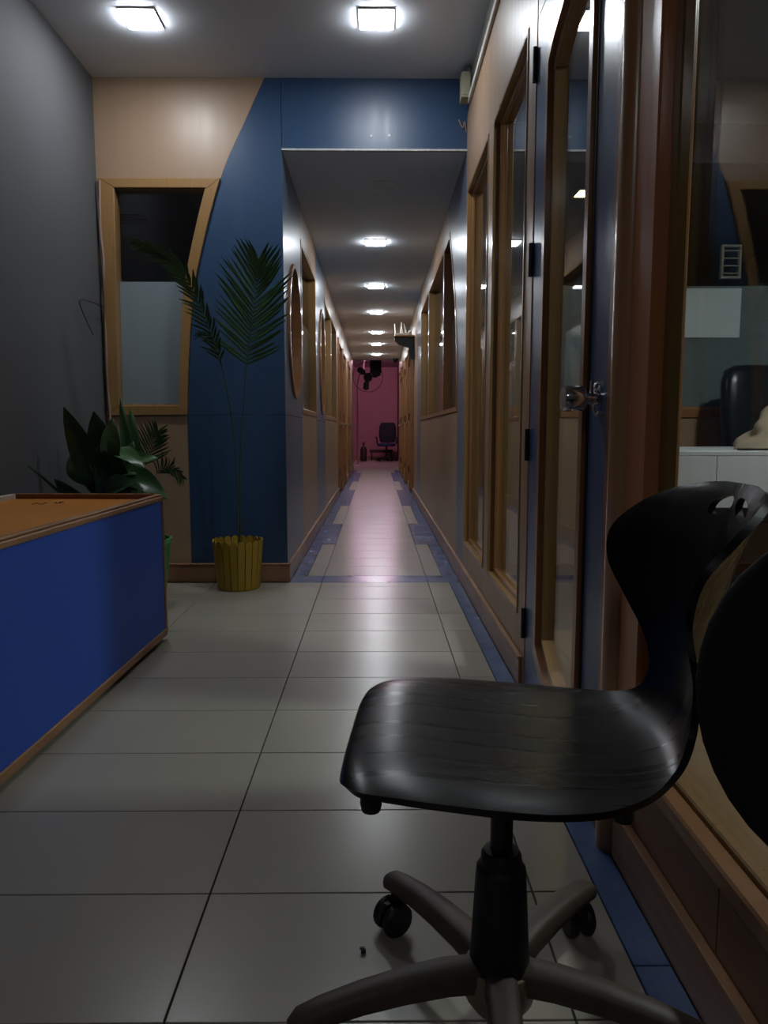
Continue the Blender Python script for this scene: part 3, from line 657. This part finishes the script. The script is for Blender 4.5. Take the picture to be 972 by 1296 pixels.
def star(t, hub, base):
    for k in range(5):
        a = base + k*2*PI/5; c, s = math.cos(a), math.sin(a)
        pts = [(0.035, .100), (0.08, .104), (0.14, .102), (0.20, .096), (0.255, .086), (0.285, .078), (0.298, .072)]
        wd = [.024, .0235, .022, .0205, .019, .0175, .009]; hg = [.022, .0215, .02, .018, .0165, .015, .008]
        bm = bmesh.new(); rings = []
        for (r, z), w_, h_ in zip(pts, wd, hg):
            ring = []
            for q in range(12):
                u = 2*PI*q/12; lx = w_*math.copysign(abs(math.cos(u))**.7, math.cos(u)); lz = h_*math.copysign(abs(math.sin(u))**.7, math.sin(u))
                ring.append((r*c - lx*s, r*s + lx*c, z + lz))
            rings.append(ring)
        loft(bm, rings)
        leg = auto_smooth(from_bm('leg', bm, DUSTY, t), 50)
        lathe('socket', [(0.008, 0.045), (0.012, 0.047), (0.014, 0.075), (0.008, 0.078)], BLACKM, leg, 12, (0.262*c, 0.262*s, 0))
        ca = a + 0.9 + k*0.7; cc, cs = math.cos(ca), math.sin(ca)
        for sg in (-1, 1):
            bm = bmesh.new(); rings = []
            for rr, ww in ((0.006, 0.006), (0.026, 0.007), (0.0285, 0.011), (0.0285, 0.018), (0.024, 0.023), (0.005, 0.024)):
                rings.append([(0.262*c + 0.012*cc + rr*math.cos(u)*cc - sg*ww*cs, 0.262*s + 0.012*cs + rr*math.cos(u)*cs + sg*ww*cc, 0.0287 + rr*math.sin(u)) for u in [2*PI*q/20 for q in range(20)]])
            loft(bm, rings); auto_smooth(from_bm('caster_wheel', bm, BLACKM, leg), 40)
        bm = bmesh.new(); rings = []
        for ww in (-0.0045, 0.0045):
            rings.append([(0.262*c + 0.012*cc + rr*math.cos(u)*cc - ww*cs, 0.262*s + 0.012*cs + rr*math.cos(u)*cs + ww*cc, 0.0287 + rr*math.sin(u)) for rr, u in [(0.030 if q < 7 else 0.012, PI*q/6 if q < 7 else PI + PI*(q-6)/6) for q in range(12)]])
        loft(bm, rings); hood = from_bm('caster_hood', bm, BLACKM, leg)
star(ch, hub, math.radians(49-175))
# small things on the floor
bt = empty('floor_scrap', (-0.0224, 1.1213, 0), label='tiny black scrap on the floor tile beside the chair leg', cat='scrap')
box('clip', -0.004, 0.004, -0.003, 0.003, 0, 0.007, BLACKM, bt, 0.001); box('clip_tab', -0.006, 0.002, -0.002, 0.002, 0.007, 0.010, BLACKM, bt)

# ------------------------------------------------------------------ plants
def leaflet_mesh(L, wd, droop, seed):
    bm = bmesh.new(); n = 6; rows_ = []
    for k in range(n+1):
        t = k/n; w_ = wd*(math.sin(PI*min(1, t*0.86+0.14))**0.8) + 0.0004
        x_ = L*t*(1-0.12*droop*t); z_ = -L*droop*t*t
        rows_.append([(x_, -w_, z_+w_*0.5), (x_, 0, z_), (x_, w_, z_+w_*0.5)])
    vs = [[bm.verts.new(p) for p in r] for r in rows_]
    for a, b in zip(vs, vs[1:]):
        for q in (0, 1): bm.faces.new((a[q], a[q+1], b[q+1], b[q]))
    me = bpy.data.meshes.new('leaflet'); bm.to_mesh(me); bm.free(); me.materials.append(LEAF)
    for p in me.polygons: p.use_smooth = True
    return me
LM = [leaflet_mesh(0.2, 0.0075, d, i) for i, d in enumerate((0.12, 0.3, 0.55))]
def frond(parent, pts, rad, L0, side, n, droopy, ang=0.75, start=0.0, name='frond', wide=1.0):
    """rachis with two rows of separate leaflets; side = direction across the blade"""
    P = catmull(pts, 8)
    f = tube(name, P, [rad*(1-0.75*i/(len(P)-1)) for i in range(len(P))], STEM, parent, 6)
    side = Vector(side).normalized()
    for i in range(n):
        t = start + (1-start)*(i+0.5)/n
        x = t*(len(P)-1); k = min(int(x), len(P)-2); p = P[k].lerp(P[k+1], x-k); tg_ = (P[k+1]-P[k]).normalized()
        sd = (side - tg_*side.dot(tg_)).normalized(); nm = sd.cross(tg_).normalized()
        if (nm.z < 0) if abs(nm.z) > 0.2 else (nm.y < 0): nm = -nm
        ln = L0*(math.sin(PI*min(1, 0.2+0.72*t))**0.7)*random.uniform(0.88, 1.08)
        for sg in (-1, 1):
            an = ang*(1-0.55*t)+random.uniform(-.07, .07)
            d = (tg_*math.cos(an) + sd*sg*math.sin(an) + nm*random.uniform(-.1, .12)).normalized()
            zz = (nm - d*nm.dot(d)).normalized(); yy = zz.cross(d)
            me = random.choice(LM[:2] if droopy < 1 else LM[1:])
            o = bpy.data.objects.new('leaflet', me); C.objects.link(o); o.parent = f
            M = Matrix((d, yy, zz)).transposed().to_4x4(); s_ = ln/0.2
            o.matrix_local = Matrix.Translation(p) @ M @ Matrix.Diagonal((s_, (0.75+0.25*s_)*wide, s_, 1))
    return f
PX, PY = -0.755, 3.96
pm = empty('palm_plant', (PX, PY, 0), label='tall thin palm in a yellow picket pot against the blue wall', cat='potted plant')
pot = lathe('pot', [(0.004, 0.0), (0.104, 0.0), (0.106, 0.012), (0.127, 0.235), (0.122, 0.235), (0.100, 0.016), (0.004, 0.015)], YELLOW, pm, 40)
NS = 20
for k in range(NS):
    a = 2*PI*k/NS; bm = bmesh.new(); hw = 0.0185
    prof = [(-hw*0.86, 0.004), (hw*0.86, 0.004)] + [(hw*math.cos(q*PI/6), 0.252+hw*math.sin(q*PI/6)) for q in range(7)]
    vs0, vs1 = [], []
    for u, z in prof:
        for r_, lst in ((0.1055, vs0), (0.1125, vs1)):
            r = r_ + 0.0245*z/0.27; lst.append(bm.verts.new((r*math.cos(a) - u*math.sin(a), r*math.sin(a) + u*math.cos(a), z)))
    bm.faces.new(vs0); bm.faces.new(vs1)
    for i in range(len(prof)): j = (i+1) % len(prof); bm.faces.new((vs0[i], vs0[j], vs1[j], vs1[i]))
    from_bm('picket', bm, YELLOW, pot)
lathe('soil', [(0.004, 0.10), (0.107, 0.10), (0.118, 0.2), (0.08, 0.212), (0.03, 0.22), (0.002, 0.221)], SOIL, pm, 24)
def W3(px, py, Yw):                                    # a photo point at distance Yw, relative to the palm's base
    a = TH; v = -(py-648)/928.6; u = (px-486)/928.6
    Fv = Vector((math.sin(YAW)*math.cos(a), math.cos(YAW)*math.cos(a), -math.sin(a))); Rv = Vector((math.cos(YAW), -math.sin(YAW), 0)); Uv = Rv.cross(Fv)
    r = Fv + Rv*u + Uv*v; p = Vector((0, 0, 0.855)) + r*(Yw/r.y)
    return p
def at(px, py, Yw, o=(PX, PY, 0)): return W3(px, py, Yw) - Vector(o)
tube('stem', catmull([at(302, 690, 3.95), at(300, 600, 3.94), at(295, 540, 3.92), at(288, 500, 3.89), at(281, 465, 3.86)], 6), [.0042]*8+[.0036]*8+[.003]*9, STEM, pm, 6)
tube('stem', catmull([at(304, 690, 3.97), at(304, 600, 3.97), at(307, 530, 3.95), at(311, 468, 3.93)], 6), [.0042]*9+[.003]*10, STEM, pm, 6)
tube('stem', catmull([at(306, 690, 3.96), at(309, 660, 3.95), at(318, 640, 3.95), at(326, 632, 3.94)], 5), .0018, STEM, pm, 5)
frond(pm, [at(281, 465, 3.86), at(268, 425, 3.80), at(252, 385, 3.74), at(234, 350, 3.68), at(208, 324, 3.62), at(170, 307, 3.58)], .0034, .125, (0.62, -0.35, 0.62), 30, 1, 0.72, 0.03)
frond(pm, [at(311, 468, 3.93), at(316, 430, 3.92), at(321, 395, 3.91), at(325, 355, 3.90), at(327, 328, 3.88)], .003,   .265, (1, 0, 0.0), 28, 1, 1.05, 0.03)
frond(pm, [at(281, 465, 3.86), at(276, 440, 3.84), at(264, 425, 3.8), at(250, 422, 3.76)], .002, .08, (0.2, -0.8, 0.5), 9, 1, 0.8)

# broad leaved plant in a green pot behind the counter
def broad_leaf(parent, base, tip, wd, bend, m, face=(0, -1, 0), name='leaf', stalk=0.3):
    base, tip = Vector(base), Vector(tip); ax = tip-base; L = ax.length; d = ax.normalized()
    nf = Vector(face); nf = (nf - d*nf.dot(d)).normalized(); sd = d.cross(nf)
    bm = bmesh.new(); n = 12; rows_ = []
    for k in range(n+1):
        t = k/n
        if t < stalk: w_ = 0.004
        else:
            q = (t-stalk)/(1-stalk); w_ = wd*(math.sin(PI*q**0.85))**0.75*(1-0.15*q) + 0.0015
        cen = base + ax*t - nf*(bend*(t*t-t)*4*0.25) + Vector((0, 0, -abs(bend)*0.5*t**3))
        fold = 0.28*w_
        row = []
        for s_ in (-1, -.5, 0, .5, 1): row.append(cen + sd*w_*s_ + nf*(fold*abs(s_) + 0.004*math.sin(8*t+3*s_)))
        rows_.append(row)
    vs = [[bm.verts.new(p) for p in r] for r in rows_]
    for a, b in zip(vs, vs[1:]):
        for q in range(4): bm.faces.new((a[q], a[q+1], b[q+1], b[q]))
    return from_bm(name, bm, m, parent, True)
GX, GY = -1.15, 3.52
gp = empty('broad_leaf_plant', (GX, GY, 0), label='dark broad leaved plant in a green pot behind the blue counter', cat='potted plant')
gpot = lathe('pot', [(0.004, 0), (0.115, 0), (0.15, 0.31), (0.157, 0.318), (0.157, 0.338), (0.146, 0.338), (0.11, 0.02), (0.004, 0.018)], GREENP, gp, 32)
lathe('soil', [(0.004, 0.2), (0.13, 0.2), (0.142, 0.3), (0.08, 0.31), (0.002, 0.314)], SOIL, gp, 24)
g = lambda px, py, Y: at(px, py, Y, (GX, GY, 0))
b0 = lambda dx, dy=0: Vector((dx, dy, 0.30))
for args in [
    (b0(-.04), g(80, 508, 3.28), .07, .05, LEAFD), (b0(-.03, -.04), g(118, 512, 3.38), .085, .06, LEAFD), (b0(0, .03), g(100, 545, 3.5), .08, .08, LEAFD),
    (b0(-.02, -.06), g(132, 545, 3.35), .085, .05, LEAFD), (b0(.02, 0), g(152, 499, 3.5), .03, .03, LEAFL), (b0(.03, .02), g(165, 512, 3.58), .04, .03, LEAFL),
    (b0(-.05, -.03), g(68, 592, 3.25), .05, .10, LEAFD), (b0(-.06, 0), g(34, 580, 3.02), .008, .06, LEAFD)]:
    broad_leaf(gp, *args)
for bx, tp, w_, bd, m_, fc in [
    (g(140, 600, 3.4), g(142, 522, 3.34), .045, .05, LEAFL, (0.2, -1, 0.2)), (g(140, 570, 3.42), g(182, 585, 3.3), .042, .05, LEAFL, (0, -.7, .8)), (g(135, 610, 3.42), g(180, 588, 3.36), .035, .08, LEAFL, (0, -.8, .6)),
    (g(130, 625, 3.38), g(170, 603, 3.3), .05, .05, LEAFL, (.1, -.9, .5)), (g(145, 600, 3.4), g(212, 618, 3.32), .06, .1, LEAFD, (0, -.8, .6)), (g(150, 590, 3.45), g(200, 575, 3.42), .035, .04, LEAFL, (0, -.8, .6)),
    (g(150, 615, 3.4), g(120, 560, 3.36), .07, .05, LEAFD, (-.2, -1, .2)), (g(160, 620, 3.42), g(190, 590, 3.38), .05, .06, LEAFD, (0.1, -1, .3)), (g(120, 620, 3.38), g(96, 560, 3.36), .08, .05, LEAFD, (0, -1, .2)), (g(165, 600, 3.45), g(168, 552, 3.42), .03, .05, LEAFL, (0, -.9, .4))]:
    broad_leaf(gp, bx, tp, w_, bd, m_, fc, stalk=0.1)
    p0 = Vector((random.uniform(-.05, .05), random.uniform(-.05, .05), 0.30))
    tube('stalk', catmull([p0, (p0+Vector(bx))/2 + Vector((0, 0, 0.02)), bx], 4), .004, STEM, gp, 5)
# little palm behind it
SX, SY = -1.27, 3.86
s2 = empty('small_palm', (SX, SY, 0), label='small feathery palm between the counter plant and the tan wall', cat='potted plant')
lathe('pot', [(0.004, 0), (0.08, 0), (0.10, 0.22), (0.105, 0.24), (0.096, 0.24), (0.075, 0.02), (0.004, 0.018)], mat('clay pot', (128, 74, 50), 0.7), s2, 24)
lathe('soil', [(0.004, 0.15), (0.088, 0.15), (0.094, 0.215), (0.004, 0.222)], SOIL, s2, 20)
q2 = lambda px, py, Y: at(px, py, Y, (SX, SY, 0))
frond(s2, [Vector((0, 0, .22)), q2(172, 640, 3.85), q2(184, 590, 3.84), q2(193, 562, 3.82), q2(200, 545, 3.80)], .0025, .16, (1, -.1, .1), 13, 0, 1.15, 0.5, wide=.75)
frond(s2, [Vector((0.02, 0, .22)), q2(180, 640, 3.84), q2(198, 600, 3.80), q2(215, 592, 3.76), q2(232, 606, 3.72)], .0022, .13, (.5, -.3, .8), 18, 1, 1.0, 0.5, wide=.6)

# cable in the corner of the front wall
cb = empty('corner_cable', (-1.492, 4.1, 0.6), label='cable dangling down the corner beside the narrow window', cat='cable')
oC = (-1.492, 4.1, 0.6)
tube('cable', catmull([at(x_, y_, 4.10, oC) for x_, y_ in ((126, 228), (127, 290), (131, 330), (130, 380), (134, 430), (135, 480), (139, 520), (141, 560), (150, 588))], 5), .007, CABLE, cb, 6)
tube('cable', catmull([at(x_, y_, 4.085, oC) for x_, y_ in ((122, 230), (126, 300), (131, 370), (133, 450), (137, 520))], 5), .004, CABLED, cb, 6)
tube('wire_loop', catmull([at(131, 389, 4.09, oC), at(118, 383, 3.93, oC), at(101, 380, 3.76, oC), at(106, 398, 3.80, oC), at(118, 424, 3.9, oC)], 6), .003, CABLED, cb, 6)

# ------------------------------------------------------------------ things in the office
od = empty('office_desk', (1.10, 2.75, 0.004), label='white office desk behind the large window', cat='desk')
box('top', 0, 1.7, 0, 0.75, 0.757, 0.775, WHITELAM, od, 0.002)
for a, b in ((0.02, 0.18), (0.182, 0.9), (0.902, 1.68)): box('front_panel', a, b, 0.001, 0.02, 0.56, 0.7565, WHITELAM, od, 0.001)
box('side_panel', 0.01, 0.028, 0.022, 0.74, 0.0, 0.7565, WHITELAM, od); box('side_panel', 1.672, 1.69, 0.022, 0.74, 0.0, 0.7565, WHITELAM, od)
ec = empty('executive_chair', (2.09, 3.66, 0.004), math.radians(8), label='black high backed leather office chair behind the white desk', cat='chair')
def cushion(name, prof, m, parent, dep):
    """padded slab: rows (z, half width, y centre)"""
    bm = bmesh.new(); rings = []
    for z, hw, yc, th in prof:
        ring = []
        for k in range(20):
            u = 2*PI*k/20; ring.append((hw*math.copysign(abs(math.cos(u))**.45, math.cos(u)), yc + th*math.copysign(abs(math.sin(u))**.6, math.sin(u)), z))
        rings.append(ring)
    loft(bm, rings); return auto_smooth(from_bm(name, bm, m, parent), 60)
cushion('backrest', [(.50, .17, .20, .03), (.53, .20, .205, .05), (.70, .235, .215, .06), (.95, .25, .235, .06), (1.10, .245, .25, .058), (1.165, .225, .258, .05), (1.19, .18, .262, .03), (1.196, .10, .263, .012)], LEATHER, ec, .05)
cushion('seat', [(.40, .20, -.02, .20), (.42, .25, -.02, .25), (.48, .255, -.02, .255), (.50, .22, -.02, .22)], LEATHER, ec, .2)
for sg in (-1, 1): tube('armrest', [(sg*.27, .18, .52), (sg*.29, .14, .66), (sg*.29, -.12, .67), (sg*.27, -.15, .46)], .022, BLACKM, ec, 10)
lathe('column', [(.004, .08), (.03, .08), (.028, .40), (.004, .40)], BLACKM, ec, 14)
for k in range(5):
    a = 2*PI*k/5; tube('leg', [(0.02*math.cos(a), .02*math.sin(a), .11), (.28*math.cos(a), .28*math.sin(a), .07)], [.025, .018], BLACKM, ec, 8)
    tube('caster_wheel', [(.27*math.cos(a)-.02*math.sin(a), .27*math.sin(a)+.02*math.cos(a), .0275), (.27*math.cos(a)+.02*math.sin(a), .27*math.sin(a)-.02*math.cos(a), .0275)], .027, BLACKM, ec, 12)
nc = empty('fabric_chair', (0.221, 0.336, 0), math.radians(-40), label='chair with a dark rounded padded back, cut by the picture edge, nearest the viewer', cat='chair')
FAB = mat('navy black fabric', (15, 16, 22), 0.9)
def oval_rows(c, b, a, th, yc): return [(c + b*math.sin(q), max(.012, a*math.cos(q)), yc, max(.004, th*math.cos(q)**.6)) for q in [(-.49 + .98*k/18)*PI for k in range(19)]]
bk = []
cushion('backrest', oval_rows(.634, .156, .142, .02, .27), FAB, nc, .04)
cushion('seat', [(.34, .12, -.05, .12), (.352, .145, -.05, .145), (.38, .148, -.05, .148), (.395, .12, -.05, .12)], FAB, nc, .1)
tube('back_bar', [(0, .04, .33), (0, .22, .335), (0, .265, .38), (0, .268, .56)], .014, BLACKF, nc, 8)
lathe('column', [(.004, .07), (.025, .07), (.025, .339), (.004, .339)], BLACKM, nc, 14)
for k in range(5):
    a = 2*PI*k/5+.5; lg_ = tube('leg', [(0.02*math.cos(a), .02*math.sin(a), .09), (.2*math.cos(a), .2*math.sin(a), .07)], [.022, .016], BLACKM, nc, 8)
    tube('caster_wheel', [(.19*math.cos(a)-.018*math.sin(a), .19*math.sin(a)+.018*math.cos(a), .0265), (.19*math.cos(a)+.018*math.sin(a), .19*math.sin(a)-.018*math.cos(a), .0265)], .026, BLACKM, lg_, 12)
# crumpled beige cloth
bm = bmesh.new(); rings = []
for k in range(15):
    t = k/14; z = t*0.26; ring = []
    for q in range(28):
        u = 2*PI*q/28
        r = 0.15*(1-0.62*t**0.9)*(1 + 0.09*math.sin(3*u+9*t) + 0.06*math.sin(6*u-15*t+1) + 0.07*math.sin(16*t+2*u))
        if k == 14: r *= .25
        if k == 0: r *= .94
        ring.append((1.06*r*math.cos(u) + 0.12*t, .8*r*math.sin(u), z + 0.012*math.sin(3*u+1)*t*(1-t)*4))
    rings.append(ring)
loft(bm, rings)
bg = auto_smooth(from_bm('cloth_bundle', bm, CLOTH), 70); bg.location = (1.61, 2.98, 0.779)
tag(bg, 'crumpled beige cloth resting on the white desk before the leather chair', 'cloth')
lg = box('black_tray', 1.40, 1.85, 2.80, 2.845, 0.779, 0.787, BLACKM); tag(lg, 'thin black strip lying along the white desk edge', 'tray')

# ------------------------------------------------------------------ shelf with router, far chair and other far things
sh = empty('router_shelf', (XR, 9.55, 2.0), label='wall shelf of pale board on a black bracket above the right door', cat='shelf')
box('board', -0.26, -0.001, -0.12, 0.12, 0.035, 0.052, LIPWOOD, sh, 0.002)
plate('bracket', [(-0.255, 0.034), (-0.255, 0.0), (-0.20, -0.05), (-0.075, -0.09), (-0.07, -0.24), (-0.001, -0.24), (-0.001, 0.034)], None, 'Y', -0.06, 0.06, BLACKM, sh)
rt = empty('wifi_router', (XR-0.14, 9.53, 2.052), label='white router with upright antennas on the wall shelf', cat='router')
box('body', -0.115, 0.06, -0.07, 0.07, 0.0, 0.028, WHITEP, rt, 0.006, 2)
for (dx, dy, tx, tz) in ((-0.10, 0.05, -0.015, .16), (-0.04, 0.05, 0.02, .17), (-0.015, -0.05, -0.015, .165), (0.04, 0.05, -.035, .16)):
    tube('antenna', [(dx, dy, 0.02), (dx+tx*.3, dy, .07), (dx+tx, dy, tz)], [.008, .008, .006], WHITEP, rt, 8)
ad = empty('power_adapter', (XR-0.06, 9.50, 2.052), label='small white adapter beside the router on the wall shelf', cat='adapter')
lathe('body', [(0.004, 0), (0.022, 0.0), (0.026, 0.02), (0.024, 0.05), (0.01, 0.062), (0.003, 0.063)], WHITEP, ad, 14)

fc = empty('far_office_chair', (0.28, 20.6, 0), math.radians(-8), label='black office chair with blue seat before the pink wall', cat='chair')
cushion('backrest', [(.52, .18, .22, .025), (.56, .22, .225, .035), (.75, .25, .24, .04), (.95, .24, .26, .038), (1.06, .20, .27, .03), (1.08, .14, .27, .012)], mat('black fabric', (18, 18, 22), 0.85), fc, .04)
cushion('seat', [(.42, .22, -.02, .21), (.44, .25, -.02, .24), (.49, .25, -.02, .24), (.51, .21, -.02, .20)], mat('dark blue fabric', (44, 46, 92), 0.8), fc, .2)
for sg in (-1, 1): tube('armrest', [(sg*.27, .10, .48), (sg*.29, .10, .66), (sg*.29, -.14, .67)], .02, BLACKM, fc, 8)
lathe('column', [(.004, .09), (.028, .09), (.028, .42), (.004, .42)], BLACKM, fc, 12)
tube('back_bar', [(0, .1, .42), (0, .24, .44), (0, .265, .6)], .018, BLACKM, fc, 8)
for k in range(5):
    a = 2*PI*k/5+.3; tube('leg', [(0.02*math.cos(a), .02*math.sin(a), .11), (.29*math.cos(a), .29*math.sin(a), .075)], [.024, .018], BLACKM, fc, 8)
    tube('caster_wheel', [(.28*math.cos(a)-.02*math.sin(a), .28*math.sin(a)+.02*math.cos(a), .0285), (.28*math.cos(a)+.02*math.sin(a), .28*math.sin(a)-.02*math.cos(a), .0285)], .028, BLACKM, fc, 10)
fe = empty('fire_extinguisher', (-0.36, 20.6, 0), label='dark bottle shaped cylinder standing on the far floor', cat='cylinder')
lathe('body', [(.004, 0), (.085, 0), (.09, .02), (.09, .33), (.07, .39), (.03, .43), (.004, .43)], mat('dark red brown', (44, 26, 26), 0.5), fe, 18)
lathe('valve', [(.004, .43), (.02, .43), (.02, .48), (.035, .485), (.035, .51), (.004, .52)], BLACKM, fe, 12); tube('lever', [(-.03, 0, .51), (.05, 0, .545)], .008, BLACKM, fe, 6)
pi = tube('wall_pipe', catmull([(-0.47, 18.6, 0.0), (-0.47, 18.6, 0.8), (-0.465, 18.6, 1.6), (-0.46, 18.6, 2.0), (-0.40, 18.6, 2.25), (-0.34, 18.6, 2.33), (-0.30, 18.6, HC)], 5), .022, mat('pink pipe', (176, 136, 146), 0.5), None, 8)
tag(pi, 'thin pale pipe rising at the left of the pink room', 'pipe')
wfan = empty('dark_fan', (-0.206, 18.2, 2.10), label='dark fan on a ceiling bracket high before the pink wall', cat='fan')
box('bracket', 0.05, 0.33, -0.06, 0.06, 0.16, HC-2.10, BLACKM, wfan, 0.01); lathe('motor', [(.01, -.12), (.10, -.10), (.11, .06), (.03, .1)], BLACKM, wfan, 18, (0, 0, 0.05), 'Y')
for k in range(3):
    a = 2*PI*k/3+.4; pts = [(0.08, -.035), (.16, -.09), (.3, -.085), (.33, 0), (.28, .06), (.12, .04)]
    plate('blade', [(math.cos(a)*u-math.sin(a)*v, .05+math.sin(a)*u+math.cos(a)*v) for u, v in pts], None, 'Y', -.13, -.122, BLACKM, wfan)
for i in range(24):
    pass
bm = bmesh.new(); add_tube(bm, [(.36*math.cos(2*PI*k/28), -.125, .05+.36*math.sin(2*PI*k/28)) for k in range(29)], .008, 6, caps=False)
from_bm('guard_ring', bm, BLACKF, wfan, True)
tube('bracket_arm', [(0.0, 0.0, .1), (.15, 0, .22)], .025, BLACKM, wfan, 8)
lb = empty('low_bench', (-0.15, 21.55, 0), label='low dark bench against the pink wall', cat='bench')
box('seat', -0.05, 0.62, -0.15, 0.15, 0.22, 0.30, mat('dark bench wood', (52, 30, 28), 0.6), lb, 0.006)
for dx in (-.01, .55): box('leg', dx, dx+.04, -.13, .13, 0, .22, BLACKM, lb)
sc = empty('security_camera', (0.40, 15.6, HB), label='dark dome camera under the passage ceiling end', cat='camera')
lathe('base', [(.004, 0), (.055, 0), (.055, -.03), (.004, -.03)], BLACKM, sc, 16); lathe('dome', [(.048, -.03), (.046, -.05), (.032, -.075), (.004, -.085)], BLACKM, sc, 16)
